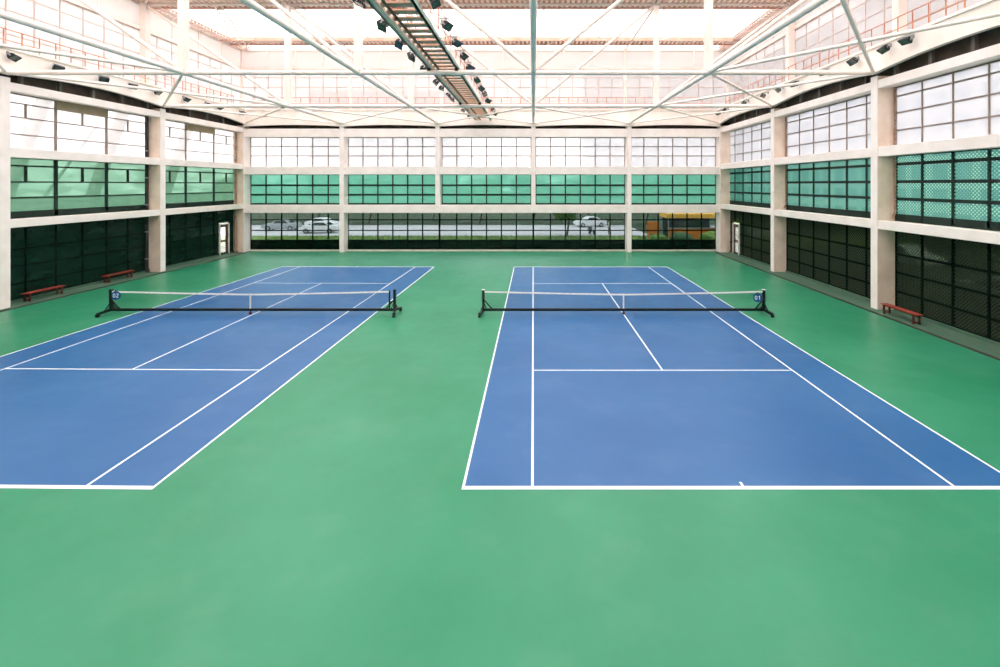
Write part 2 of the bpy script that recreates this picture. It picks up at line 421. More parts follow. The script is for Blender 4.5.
FB = ['behind the far corner of the left court', 'second bay from the left corner', 'just left of the hall centre', 'just right of the hall centre', 'in the bay next to the right corner']
for i in range(5):
    a = fx[i] + (.0 if i == 0 else .19); b = fx[i+1] - (.0 if i == 4 else .19)
    us = lin_split(a, b, 6)
    # lower row runs on behind the two short columns
    la, lb = (fx[i] if i in (2, 3) else a), (fx[i+1] if i in (1, 2) else b)
    lw = window('far', GF, la, lb, .13, 3.48, us + ([lb-.03] if i in (1, 2) else []), FLZ, .10, .085, .08, M['frameb'], M['net_clear'], 'dark green netted lower window of the far wall, %s' % FB[i], 'mesh_screen')
    MB().box((lb-la)/-2, (lb-la)/2, .03, .04, .0, .80).build('skirt_mesh', M['net_dark'], lw)
    window('far', GF, a, b, 4.08, 6.81, us, FMZ, .10, .15, .08, M['frameg'], M['net_far'], 'green netted middle window of the far wall, %s' % FB[i], 'mesh_screen', foot=.16)
    window('far', GF, a, b, 7.38, 10.06, us, FUZ, .075, .065, .07, M['frame'], M['glass'], 'white upper window of the far wall, %s' % FB[i])
for k in range(5):
    y1, y0 = ROWS[k]-.2, ROWS[k+1]+.2
    if k == 0: y1 = 39.95
    bay = '%s bay from the far corner' % ORD[k]
    us = lin_split(y0, y1, 6)
    hole = (37.55, 38.75, .13, 2.72) if k == 0 else None
    window('right', GR, y0, y1, .13, 3.86, us, LZ, .10, .10, .08, M['frameb'], M['net_dark_right'], 'dark perforated lower window by the right wall, %s' % bay, 'mesh_screen', hole=hole)
    window('right', GR, y0, y1, 4.18, 7.26, us, MZ, .10, .14, .08, M['frameg'], M['net_right'], 'green perforated middle window by the right wall, %s' % bay, 'mesh_screen', foot=.34)
    window('right', GR, y0, y1, 7.64, 10.46, us, UZ, .06, .06, .07, M['frame'], M['glass'], 'white upper window by the right wall, %s' % bay)
    u3 = lin_split(y0, y1, 3); ctr = [y0 + (y1-y0)*(j+.5)/3 for j in range(3)]
    window('left', GL, y0, y1, .13, 3.86, us, LZ, .07, .07, .08, M['frameb'], M['net_dark'], 'dark netted lower window by the left wall, %s' % bay, 'mesh_screen', hole=hole)
    window('left', GL, y0, y1, 4.18, 7.26, u3, MZ, .18, .075, .08, M['frameg'], M['net_left'], 'pale green netted middle window by the left wall, %s' % bay, 'mesh_screen', [(u, MZ[1], MZ[2]) for u in ctr], foot=.36)
    w = window('left', GL, y0, y1, 7.64, 10.46, u3, UZ[:1] + [9.28, 9.98], .13, .05, .07, M['frame'], M['glass'], 'white upper window by the left wall, %s' % bay, 'pane', [(u, 9.28, 9.98) for u in ctr])
    tb = MB().box(.05, .12, u3[0]-(y0+y1)/2, u3[1]-(y0+y1)/2, 9.95-7.64, 10.46-7.64).build('vent_board', M['tan'], w)

# unseen back wall, placed near and full height to cut light at camera end
tag(MB().box(XL-1.6, XR+1.6, YB-.5, YB-.2, 0, 18.3).build('wall_back_unseen', M['concrete']), 'unseen cream back wall of the hall, raised to cut light', 'wall', None, 'structure')

# ------------------------------------------------------------------ doors
def make_door(n, plane, const, lab):
    s = 1 if plane == 'right' else -1
    d = empty('door_%d' % n, (const, 38.15, 0)); tag(d, lab, 'door', None, 'structure')
    w = .60; h = 2.62
    f = MB().box(-.11, .11, -w, -w+.09, .0, h).box(-.11, .11, w-.09, w, 0, h).box(-.11, .11, -w+.09, w-.09, h-.09, h)
    f.build('door_frame', M['doorframe'], d)
    l = MB(); t = .03
    l.box(-t, t, -w+.09, -w+.20, .06, h-.09).box(-t, t, w-.36, w-.09, .06, h-.09)
    l.box(-t, t, -w+.20, w-.36, .06, .22).box(-t, t, -w+.20, w-.36, 1.08, 1.24).box(-t, t, -w+.20, w-.36, h-.30, h-.09)
    leaf = l.build('door_leaf', M['doorbrown'], d)
    MB().box(-.006, .006, -w+.20, w-.36, 1.24, h-.30).build('upper_pane', M['doorglass'], leaf)
    MB().box(-.006, .006, -w+.20, w-.36, .22, 1.08).build('lower_pane', M['doorglass'], leaf)
    MB().tube((-s*.08, w-.2, 1.0), (-s*.08, w-.2, 1.25), .015).tube((-s*.02, w-.2, 1.02), (-s*.08, w-.2, 1.02), .012).tube((-s*.02, w-.2, 1.23), (-s*.08, w-.2, 1.23), .012).build('door_handle', M['hub'], leaf)
make_door(1, 'left', GL, 'glazed brown door in white frame in the dark wall behind the left court')
make_door(2, 'right', GR, 'glazed brown door in white frame in the dark wall behind the right court')

# ------------------------------------------------------------------ eaves: gutter fascia, recess, walkway, clerestory
def arch_poly(u0, u1, zt, zb, rise, n=14):
    p = [(u1, zt), (u0, zt)]
    for i in range(n+1):
        t = i/n; p.append((u0 + (u1-u0)*t, zb + rise*(1-(2*t-1)**2)))
    return p
TN = [4]
def trim(m, mat, lab, cat):
    TN[0] += 1
    return tag(m.build('trim_%d' % TN[0], mat), lab, cat, None, 'structure')
for side, x, s in (('right', XR, 1), ('left', XL, -1)):
    m = MB()
    for k in range(5):
        a, b = ROWS[k+1], min(ROWS[k], 39.5)
        m.prism(arch_poly(a, b, 12.35, 11.12, .30), 'x', x-s*.12, x+s*.12)
    m.box(x-s*.20, x+s*.12, YB, 39.3, 12.30, 12.42)
    trim(m, M['fascia'], 'cream arched gutter fascia above the %s wall' % side, 'fascia')
    trim(MB().box(x+s*.12, x+s*1.6, YB, GF+.6, 12.22, 12.34), M['fascia'], 'eaves walkway slab above the %s wall' % side, 'walkway')
    trim(MB().box(x+s*.62, x+s*.72, YB, GF+.6, 10.74, 12.22), M['recess'], 'dark recessed louvre strip under the eaves by the %s wall' % side, 'shade')  # dark backing strip stands in for the shade under the eaves
    m = MB()
    y = YB + .6
    while y < 39:
        m.box(x+s*.30, x+s*.45, y, y+.14, 10.86, 12.22); y += 1.84
    trim(m, M['stub'], 'row of short grey stub posts under the eaves by the %s wall' % side, 'stub posts')
m = MB()
for i in range(5): m.prism(arch_poly(fx[i], fx[i+1], 12.30, 10.90, .14), 'y', YF-.06, YF+.16)
m.box(XL, XR, YF-.14, YF+.16, 12.26, 12.38)
trim(m, M['fascia'], 'cream arched gutter fascia across the top of the far wall', 'fascia')
trim(MB().box(XL-1.6, XR+1.6, YF+.16, GF+1.1, 12.18, 12.30), M['fascia'], 'eaves walkway slab above the far wall', 'walkway')
trim(MB().box(XL-.62, XR+.62, YF+.66, YF+.74, 10.66, 12.2), M['recess'], 'dark recessed louvre strip under the far eaves', 'shade')

def guardrail(pts0, pts1, n, lab, hz=12.36, top=1.10):
    a = Vector(pts0); b = Vector(pts1); d = (b-a).normalized()
    g = empty('guardrail', (a.x, a.y, hz)); tag(g, lab, 'railing', 'pink guardrails on the eaves')
    L_ = (b-a).length
    for nm, z, r in (('top_rail', top, .026), ('middle_rail', top*.52, .02), ('bottom_rail', .12, .02)):
        MB().tube((0, 0, z), tuple(d*L_ + Vector((0, 0, z))), r, 8).build(nm, M['rail'], g)
    pm = MB().tube((0, 0, 0), (0, 0, top), .026, 8).box(-.06, .06, -.06, .06, 0, .012).build('post', M['rail'], g)
    for i in range(1, n+1):
        c = pm.copy(); COL.objects.link(c); c.parent = g; c.location = d*(L_*i/n)
guardrail((XR+.32, 11.0, 0), (XR+.32, 39.0, 0), 35, 'pink guardrail on the eaves walkway by the right wall')
guardrail((XL-.62, 14.0, 0), (XL-.62, 39.0, 0), 31, 'pink guardrail on the eaves walkway by the left wall')
guardrail((XL+.6, YF+.3, 0), (XR-.6, YF+.3, 0), 48, 'pink guardrail on the eaves walkway across the far wall')

# clerestory glazing with a grey panel band above
CL, CR, CF = XL-1.5, XR+1.5, GF+1.0
def clere(plane, const, u0, u1, lab):
    n = max(2, round((u1-u0)/1.25))
    window(plane, const, u0, u1, 12.34, 16.3, lin_split(u0, u1, n), [13.5, 14.7, 15.6], .055, .05, .05, M['mullion'], M['clere'], 'tall white clerestory window %s' % lab)
    m = MB(); wbox(m, plane, const, u0, u1, -.03, .03, 16.52, 18.0)
    trim(m, M['grey_panel'], 'grey panel band above the clerestory %s' % lab, 'panel band')
    m = MB(); wbox(m, plane, const, u0, u1, -.14, .10, 16.3, 16.52); wbox(m, plane, const, u0, u1, -.1, .1, 18.0, 18.16)
    k = max(1, round((u1-u0)/2.77))
    for i in range(k+1):
        u = u0 + (u1-u0)*i/k; ww = .22 if i in (0, k) else .09
        wbox(m, plane, const, max(u0, u-ww/2), min(u1, u+ww/2), -.09, -.03, 16.52, 18.0)
    for u in (u0, u1): wbox(m, plane, const, max(u0, u-.15), min(u1, u+.15), -.2, -.05, 12.34, 16.3)
    trim(m, M['post'], 'white mullions and rails of the clerestory %s' % lab, 'mullions')
cfx = [CL] + CX + [CR]
for i in range(5): clere('far', CF, cfx[i], cfx[i+1], 'of the far wall, %s' % FB[i])
for k in range(4):
    y1 = CF if k == 0 else ROWS[k]
    clere('right', CR, ROWS[k+1], y1, 'by the right wall, %s bay from the far corner' % ORD[k])
    clere('left', CL, ROWS[k+1], y1, 'by the left wall, %s bay from the far corner' % ORD[k])
window('right', CR, ROWS[5], ROWS[4], 12.34, 18.0, [], [], .05, .05, .05, M['post'], M['clere'], 'clerestory window by the right wall over the camera end')
window('left', CL, ROWS[5], ROWS[4], 12.34, 18.0, [], [], .05, .05, .05, M['post'], M['clere'], 'clerestory window by the left wall over the camera end')

# ------------------------------------------------------------------ roof
tag(MB().box(CL-.3, CR+.3, YB-.6, CF+.3, 18.36, 18.40).build('ceiling', M['roof']), 'white translucent sheet roof over the whole hall', 'roof', None, 'structure')
for k, y in enumerate([39.0] + ROWS[1:5]):
    m = MB(); w0, w1 = (-.55, .75) if k == 0 else (-.85, .75)
    m.box(CL, CR, y+w0, y+w1, 18.28, 18.34)
    x = CL; rb = MB()
    while x < CR:
        rb.box(x, x+.17, y+w0+.1, y+w1-.1, 18.12, 18.28); x += .36
    m.box(CL, CR, y+w0, y+w0+.08, 18.02, 18.28).box(CL, CR, y+w1-.08, y+w1, 18.02, 18.28)
    dk = m.build('roof_deck', M['gapdeck']); rb.build('ribs', M['deck'], dk)
    tag(dk, 'pink ribbed metal deck strip across the roof, %s from the far wall' % ORD[k], 'roof deck', 'ribbed roof deck strips', 'structure')
for side, x, s in (('right', CR, -1), ('left', CL, 1)):
    m = MB(); m.box(x, x+s*.9, YB, CF, 18.26, 18.32)
    y = YB; rb = MB()
    while y < CF: rb.box(x+s*.1, x+s*.85, y, y+.15, 18.12, 18.26); y += .36
    dk = m.build('roof_deck', M['gapdeck']); rb.build('ribs', M['deck'], dk)
    tag(dk, 'pink ribbed metal deck strip along the roof edge by the %s wall' % side, 'roof deck', 'ribbed roof deck strips', 'structure')

def part_tube(name, p0, p1, r, parent, mat='steel', n=10):
    return MB().tube(p0, p1, r, n).build(name, M[mat], parent)
NODES = [(-16.6, ), (-8.3, ), (0, ), (8.3, )]
for k, y in enumerate(ROWS[1:5]):
    t = empty('roof_truss', (0, y, ZB)); tag(t, 'white tubular roof truss spanning the hall, %s from the far wall' % ORD[k], 'roof truss', 'roof trusses', 'structure')
    H = ZT - ZB
    part_tube('bottom_chord', (XL+.1, 0, 0), (XR-.05, 0, 0), .12, t, 'steel', 14)
    part_tube('top_chord', (CL, 0, H), (CR, 0, H), .10, t, 'post')
    for x in CX:
        MB().box(x-.16, x+.16, -.16, .16, .1, H).build('post', M['post'], t)
    ends = [CL+.3] + CX + [CR-.3]
    for i, x in enumerate(CX):
        if x < -1: part_tube('diagonal', (x, 0, .05), (ends[i], 0, H), .10, t, 'post')
        elif x > 1: part_tube('diagonal', (x, 0, .05), (ends[i+2], 0, H), .10, t, 'post')
        else:
            part_tube('diagonal', (x, 0, .05), (ends[i], 0, H), .10, t, 'post'); part_tube('diagonal', (x, 0, .05), (ends[i+2], 0, H), .10, t, 'post')
    for x in (CL+.3, CR-.3): MB().box(x-.2, x+.2, -.2, .2, 12.34-ZB, H+.1).build('end_post', M['post'], t)
for i, x in enumerate(CX):
    t = empty('roof_girder', (x, 0, ZB)); tag(t, ['white lengthwise roof chord nearest the left wall', 'white lengthwise roof chord between the catwalk and the left wall',
        'white lengthwise roof chord over the hall centre', 'white lengthwise roof chord over the right court'][i], 'roof girder', 'lengthwise roof girders', 'structure')
    part_tube('bottom_chord', (0, YB+.2, 0), (0, YF+.1, 0), .115, t, 'steel', 14)
    part_tube('top_chord', (0, YB+.2, ZT-ZB), (0, CF-.1, ZT-ZB), .09, t, 'post')
    for y in ROWS[1:5]:
        MB().lathe([(.0, -.15), (.12, -.13), (.17, 0), (.12, .13), (0, .15)], 12, Matrix.Translation((0, y, 0))).build('node', M['steel'], t)
    MB().tube((0, YF+.1, -.2), (0, YF+.1, .25), .13).build('bearing', M['steel'], t)
# plan bracing between the bottom chords in the edge bays
def bracing(lab, pairs, z, r, mat='steel'):
    b = empty('roof_bracing', (0, 0, z)); tag(b, lab, 'roof bracing', 'roof bracing', 'structure')
    for p, q in pairs: part_tube('brace', (p[0], p[1], 0), (q[0], q[1], 0), r, b, mat, 8)
rr = [YF+.1] + ROWS[1:6]
pr = []
for k in range(1, 4):
    a, c = rr[k], rr[k+1]
    pr += [((XR-.05, a), (8.3, c)), ((8.3, a), (XR-.05, c))]
bracing('crossed tubes bracing the roof edge by the right wall', pr + [((8.3, rr[1]), (XR-.1, rr[0]))], ZB+.02, .075)
pl = []
for k in range(1, 4):
    a, c = rr[k], rr[k+1]
    pl += [((XL+.05, a), (-16.6, c)), ((-16.6, a), (XL+.05, c))]
bracing('crossed tubes bracing the roof edge by the left wall', pl + [((-16.6, rr[1]), (XL+.1, rr[0]))], ZB+.02, .075)
pf = []
for a, b in zip(CX, CX[1:]): pf += [((a, rr[0]), (b, rr[1])), ((b, rr[0]), (a, rr[1]))]
pf += [((XL+.1, rr[1]), (-16.6, rr[0])), ((XR-.1, rr[1]), (8.3, rr[0]))]
bracing('crossed tubes bracing the roof edge along the far wall', pf, ZB-.02, .065)
pt = []
tx = [CL+.3] + CX + [CR-.3]
for ya, yb in zip([CF-.2] + ROWS[1:4], ROWS[1:5]):
    for a, b in zip(tx, tx[1:]): pt += [((a, ya), (b, yb)), ((b, ya), (a, yb))]
bracing('thin crossed rods under the roof sheet', pt, ZT, .04, 'post')
bracing('ribbed corner brace under the roof at the far left corner', [((CL+.4, CF-.3), (-21.6, ROWS[1])), ((CL+.9, CF-.3), (-21.1, ROWS[1]))] +
        [((CL+.4+(-21.6-CL-.4)*t/14, CF-.3+(ROWS[1]-CF+.3)*t/14), (CL+.9+(-21.1-CL-.9)*t/14, CF-.3+(ROWS[1]-CF+.3)*t/14)) for t in range(1, 14)], ZT-.05, .05, 'deck')

# ------------------------------------------------------------------ catwalk
cw = empty('catwalk', (-4.26, 0, 11.36)); tag(cw, 'suspended maintenance catwalk with wooden planks and pale green side beams', 'catwalk')
cy0, cy1 = NEARY, 39.0
def xs_(a): return a + 4.26
MB().box(xs_(-5.00), xs_(-4.94), cy0, cy1, .02, .20).box(xs_(-5.00), xs_(-4.90), cy0, cy1, .02, .04).build('side_beam', M['catgreen'], cw)
MB().box(xs_(-3.66), xs_(-3.58), cy0, cy1, .02, .20).box(xs_(-3.70), xs_(-3.58), cy0, cy1, .02, .04).build('side_beam', M['catgreen'], cw)
MB().box(xs_(-4.87), xs_(-4.74), cy0, cy1, .02, .27, None, .02).build('cable_tray', M['tray'], cw)
MB().tube((xs_(-4.56), cy0, .08), (xs_(-4.56), cy1, .08), .04).tube((xs_(-4.50), cy0, .06), (xs_(-4.50), cy1, .06), .03).build('conduit', M['brown'], cw)
pk = MB().box(xs_(-4.88), xs_(-3.70), -.17, .17, .15, .20, None, .008).build('plank', M['wood'], cw)
n = int((cy1-cy0)/.62)
for i in range(n):
    c = pk if i == 0 else pk.copy()
    if i: COL.objects.link(c); c.parent = cw
    c.location = (0, cy0+.3+i*.62, 0)
for x in (-4.97, -3.48):
    g = MB().tube((xs_(x), cy0, 1.15), (xs_(x), cy1, 1.15), .022, 8).tube((xs_(x), cy0, .8), (xs_(x), cy1, .8), .014, 6).tube((xs_(x), cy0, .5), (xs_(x), cy1, .5), .014, 6).build('guardrail', M['rail'], cw)
    p0 = MB().tube((0, 0, .2), (0, 0, 1.15), .02, 8).tube((0, 0, .25), (0, .6, .8), .011, 6).build('guardrail_post', M['rail'], g)
    for i in range(24):
        c = p0 if i == 0 else p0.copy()
        if i: COL.objects.link(c); c.parent = g
        c.location = (xs_(x), cy0+.2+i*1.25, 0)
MB().box(xs_(-5.0), xs_(-3.58), cy1-.05, cy1+.05, 0, .24).build('end_plate', M['deck'], cw)
for y in ROWS[1:4]:
    for x in (-4.95, -3.63):
        MB().box(xs_(x)-.08, xs_(x)+.08, y-.12, y+.12, -.10, .06).build('saddle', M['pipe'], cw)

# ------------------------------------------------------------------ floodlights
def make_flood(hood):
    f = empty('floodlight')
    h = MB()
    h.prism([(-.20, -.02), (.20, -.02), (.20, .06), (.12, .17), (-.12, .17), (-.20, .06)], 'y', -.27, .27)
    for i in range(7): h.box(-.11, .11, -.20+i*.062, -.18+i*.062, .17, .205)
    h.build('housing', M['black'], f)
    r = MB().box(-.21, -.17, -.28, .28, -.045, -.015).box(.17, .21, -.28, .28, -.045, -.015).box(-.17, .17, -.28, -.24, -.045, -.015).box(-.17, .17, .24, .28, -.045, -.015)
    r.build('bezel', M['black'], f)
    MB().box(-.17, .17, -.24, .24, -.034, -.022).build('lens', M['lens'], f)
    MB().box(-.03, .03, -.31, -.29, 0, .36).box(-.03, .03, .29, .31, 0, .36).box(-.03, .03, -.31, .31, .34, .36).tube((0, -.31, .05), (0, .31, .05), .02, 8).build('bracket', M['hub'], f)
    if hood:
        MB().box(-.17, .17, -.22, .22, .21, .34, None, .02).build('ballast_box', M['hood'], f)
    return f
proto_plain = make_flood(False); proto_hood = make_flood(True)
used = {}
def place_flood(p, loc, rot, lab, grp, arm=None):
    o = p if not used.get(p.name) else dup(p)
    used[p.name] = 1
    o.location = loc; o.rotation_euler = rot; o.scale = (.76, .76, .76)
    tag(o, lab, 'floodlight', grp)
    Mw = Matrix.LocRotScale(Vector(loc), Euler(rot), Vector((.76, .76, .76)))
    if arm:
        top = Mw @ Vector((0, 0, .35))
        a = MB().bar(top, arm(top), .05, .05).bar(arm(top)+Vector((0, -.06, 0)), arm(top)+Vector((0, .06, 0)), .06, .16).build('mounting_arm', M['hub'], o)
        a.matrix_parent_inverse = Mw.inverted()
    return o
G_R, G_L, G_CL, G_CR = ('floodlights on the eaves by the right wall', 'floodlights on the eaves by the left wall', 'floodlights on the catwalk side facing the left court', 'floodlights on the catwalk side facing the right court')
yr = [19.2, 20.4, 22.4, 24.6, 27.4, 29.2, 31.1, 33.9, 37.4, 38.7][::-1]
for i, y in enumerate(yr):
    place_flood(proto_plain, (XR-.50, y, 11.92), (R(rnd.uniform(-18, 6)), R(rnd.uniform(30, 52)), R(rnd.uniform(-25, 40))),
                'black floodlight on the eaves by the right wall, %s from the far wall' % ORD[i], G_R, lambda t: Vector((XR-.13, t.y, t.z)))
yl = [21.6, 23.6, 26.1, 28.0, 29.9, 32.4, 34.6, 35.8, 38.6][::-1]
for i, y in enumerate(yl):
    place_flood(proto_plain, (XL+.45, y, 11.90), (R(rnd.uniform(-18, 6)), R(-rnd.uniform(30, 52)), R(-rnd.uniform(-25, 40))),
                'black floodlight on the eaves by the left wall, %s from the far wall' % ORD[i], G_L, lambda t: Vector((XL+.13, t.y, t.z)))
yc = [14.1, 16.2, 18.3, 20.1, 22.3, 25.1, 26.7, 28.8, 30.2, 34.8, 38.0][::-1]
for i, y in enumerate(yc):
    hd = i in (10, 9, 8, 6, 5)
    place_flood(proto_hood if hd else proto_plain, (-5.40, y, 11.50), (R(rnd.uniform(-25, 5)), R(rnd.uniform(20, 45)), R(rnd.uniform(-15, 25))),
                'black floodlight hung off the catwalk edge facing the left court, %s from the far end' % ORD[i], G_CL)
yc = [15.0, 17.2, 19.3, 21.3, 23.4, 26.2, 28.4, 30.2, 32.6, 36.4, 38.5][::-1]
for i, y in enumerate(yc):
    hd = i in (10, 9, 5)
    place_flood(proto_hood if hd else proto_plain, (-3.22, y, 11.86), (R(rnd.uniform(-25, 5)), R(-rnd.uniform(25, 50)), R(-rnd.uniform(-15, 30))),
                'black floodlight hung off the catwalk railing facing the right court, %s from the far end' % ORD[i], G_CR)
# arms that carry the outboard lights are parts of the catwalk
for y in [14.1, 16.2, 18.3, 20.1, 22.3, 25.1, 26.7, 28.8, 30.2, 34.8, 38.0]:
    MB().box(xs_(-5.46), xs_(-4.98), y-.03, y+.03, .42, .46).box(xs_(-5.0), xs_(-4.96), y-.03, y+.03, .2, .46).build('light_arm', M['hub'], cw)
for y in [15.0, 17.2, 19.3, 21.3, 23.4, 26.2, 28.4, 30.2, 32.6, 36.4, 38.5]:
    MB().box(xs_(-3.6), xs_(-3.16), y-.03, y+.03, .78, .82).build('light_arm', M['hub'], cw)

# ------------------------------------------------------------------ nets
def make_net(xd, signtext, xc, x0, x1, lab, crank_end):
    yn = Y0 + LEN/2
    e = empty('tennis_net', (xc, yn, 0)); tag(e, lab, 'tennis net', 'portable tennis nets')
    a, b = x0-xc, x1-xc
    zb = .21
    MB().box(a, b, -.05, .05, zb-.06, zb+.06, None, .015).build('base_bar', M['netblack'], e)
    for s, x in ((1, a), (-1, b)):
        dbl = (crank_end == 'right' and x == b)
        p = MB().box(x-.055, x+.055, -.055, .055, zb+.05, 1.10, None, .01)
        if dbl: p.box(x-.26, x-.20, -.04, .04, zb+.05, 1.08, None, .008).tube((x-.2, 0, .55), (x-.03, 0, .62), .025)
        post = p.build('post', M['netblack'], e)
        MB().box(x-.07, x+.07, -.07, .07, 1.10, 1.13, None, .01).build('post_cap', M['band'] if crank_end == 'left' else M['netblack'], post)
        MB().bar((x+s*.02, 0, .66), (x+s*.40, 0, zb+.03), .05, .05).bar((x+s*.16, -.03, zb), (x+s*.03, -.03, .56), .03, .03).build('strut', M['netblack'], e)
        MB().tube((x-s*.055, 0, .68), (x-s*.12, 0, .68), .03).bar((x-s*.11, 0, .68), (x-s*.11, -.05, .88), .02, .03).build('crank', M['hub'], e)
        out = -s*.12
        MB().bar((x, .02, zb), (x+out, -.52, .15), .11, .10).bar((x, -.02, zb), (x+out, .50, .15), .11, .10).build('foot', M['netblack'], e)
        for yy in (-.52, .50):
            MB().tube((x+out-.045, yy, .085), (x+out+.045, yy, .085), .085, 16).build('wheel', M['wheel'], e)
        for sy in (-1, 1):
            MB().bar((x, sy*.05, .52), (x+out*.4, sy*.30, zb-.03), .035, .035).build('side_brace', M['netblack'], e)
    na, nb = a+.06, b-.06
    if crank_end == 'right': nb = b-.27
    N_ = 24
    def top(t): return 1.05 - .13*(1-abs(2*t-1)**1.25)
    m = MB(); vs = []
    for i in range(N_+1):
        t = i/N_; x = na+(nb-na)*t; vs += [(x, 0, zb+.05), (x, 0, top(t)-.03)]
    m.add(vs, [(2*i, 2*i+2, 2*i+3, 2*i+1) for i in range(N_)])
    for i in range(N_+1):
        pass
    m.build('netting', M['netmesh'], e, recalc=False)
    m = MB()
    for i in range(N_):
        t0, t1 = i/N_, (i+1)/N_; xa, xb = na+(nb-na)*t0, na+(nb-na)*t1
        za, zc = top(t0), top(t1)
        vs = [(xa, -.018, za-.065), (xa, .018, za-.065), (xa, .018, za), (xa, -.018, za), (xb, -.018, zc-.065), (xb, .018, zc-.065), (xb, .018, zc), (xb, -.018, zc)]
        m.add(vs, [(0,4,7,3), (1,2,6,5), (3,7,6,2), (0,1,5,4)] + ([(0,3,2,1)] if i == 0 else []) + ([(4,5,6,7)] if i == N_-1 else []))
    m.build('headband', M['band'], e)
    MB().box(-.03, .03, -.022, .022, zb+.02, .93).build('centre_strap', M['band'], e)
    MB().box(-.05, .05, -.06, .06, .0, .10, None, .01).box(-.02, .02, -.015, .015, .10, zb).build('anchor', M['redleg'], e)
    return e
make_net(XRc, '01', xc_r, -2.27, 10.46, 'portable tennis net with black wheeled frame on the right court, signed 01', 'left')
make_net(XLc, '02', xc_l, -19.18, -6.30, 'portable tennis net with black wheeled frame on the left court, signed 02', 'right')

DIG = {'0': [[(.3,0),(0,.45),(0,1.55),(.3,2),(.75,2),(1.05,1.55),(1.05,.45),(.75,0),(.3,0)]], '1': [[(.2,1.55),(.65,2),(.65,0)]], '2': [[(0,1.75),(.1,2),(.9,2),(1,1.8),(1,1.3),(0,.25),(0,0),(1,0)]]}
def make_sign(txt, loc, lab):
    s = empty('court_sign', loc); tag(s, lab, 'sign', 'round blue court number signs')
    r = .205; n = 28
    poly = []
    for i in range(n):
        a = 2*math.pi*i/n; poly.append((r*math.cos(a), max(-r, min(.185, r*1.0*math.sin(a)))))
    MB().prism(poly, 'y', -.008, .008).build('disc', M['signblue'], s)
    g = MB(); sc = .078
    for k, ch in enumerate(txt):
        ox = -.120 + k*.148
        for st in DIG[ch]:
            pts = [Vector((ox + p[0]*sc, -.013, -.078 + p[1]*sc)) for p in st]
            for a, b in zip(pts, pts[1:]):
                d = (b-a).normalized()*.016; q = Vector((-d.z, 0, d.x))
                a2, b2 = a-d*.6, b+d*.6; y_ = Vector((0, .004, 0))
                vs = [a2-q-y_, b2-q-y_, b2+q-y_, a2+q-y_, a2-q+y_, b2-q+y_, b2+q+y_, a2+q+y_]
                g.add(vs, [(0,1,2,3), (7,6,5,4), (0,4,5,1), (1,5,6,2), (2,6,7,3), (3,7,4,0)])
    g.build('digits', M['signwhite'], s)
    MB().box(-.05, -.02, -.006, .02, .17, .235).box(.02, .05, -.006, .02, .17, .235).build('hook', M['black'], s)
yn = Y0 + LEN/2
make_sign('01', (10.17, yn-.035, .76), 'round blue sign reading 01 on the net of the right court')
make_sign('02', (-18.92, yn-.035, .86), 'round blue sign reading 02 on the net of the left court')

# ------------------------------------------------------------------ benches
def make_bench():
    b = empty('bench')
    for i in range(2): MB().box(-.16+i*.165, -.005+i*.165, -.95, .95, .40, .44, None, .006).build('seat_board', M['redwood'], b)
    MB().box(-.04, .04, -.86, .86, .335, .40).build('rail', M['redleg'], b)
    for y in (-.78, .78):
        for x in (-.13, .13): MB().box(x-.03, x+.03, y-.035, y+.035, 0, .40, None, .005).build('leg', M['redleg'], b)
        MB().box(-.16, .16, y-.02, y+.02, .34, .40).box(-.10, .10, y-.015, y+.015, .06, .10).build('crossbar', M['redleg'], b)
    return b
b0 = make_bench()
for i, (x, y, rz, lab) in enumerate([(XL-.36, 23.65, 0, 'low red timber bench under the dark windows, nearer of the two by the left wall'),
                                     (XL-.45, 28.0, 0, 'low red timber bench under the dark windows, farther of the two by the left wall'),
                                     (XR-.06, 19.95, 1.5, 'low red timber bench beside the cream column by the right wall')]):
    o = b0 if i == 0 else dup(b0)
    o.location = (x, y, .012); o.rotation_euler = (0, 0, R(rz)); tag(o, lab, 'bench', 'red timber benches')

# ------------------------------------------------------------------ downpipes beside the columns
def downpipe(x, y, z0, z1, r, mat, lab, sx):
    d = empty('downpipe', (x, y, z0)); tag(d, lab, 'pipe', 'downpipes beside the columns')
    h = z1 - z0
    MB().tube((0, 0, .25), (0, 0, h), r, 12).tube((0, 0, .25), (-sx*.12, 0, .03), r, 12).build('pipe', M[mat], d)
    for k in range(int(h/1.8)):
        z = .9+k*1.8
        MB().tube((0, 0, z-.03), (0, 0, z+.03), r*1.3, 12).box(0, sx*.1, -.015, .015, z-.02, z+.02).build('clip', M['hub'], d)
for k, y in enumerate(ROWS[1:4]):
    downpipe(XL-.78, y-.37, .03, 10.8, .10, 'pipe', 'dark downpipe on the column by the left wall, %s column from the far corner' % ORD[k], -1)
    downpipe(XR+.76, y-.29, 4.3, 10.4, .05, 'tanpipe', 'rusty tan downpipe on the column by the right wall, %s column from the far corner' % ORD[k], 1)
downpipe(XL-.62, YF-.12, .03, 10.8, .09, 'tanpipe', 'rusty tan downpipe beside the far corner column behind the left court', -1)

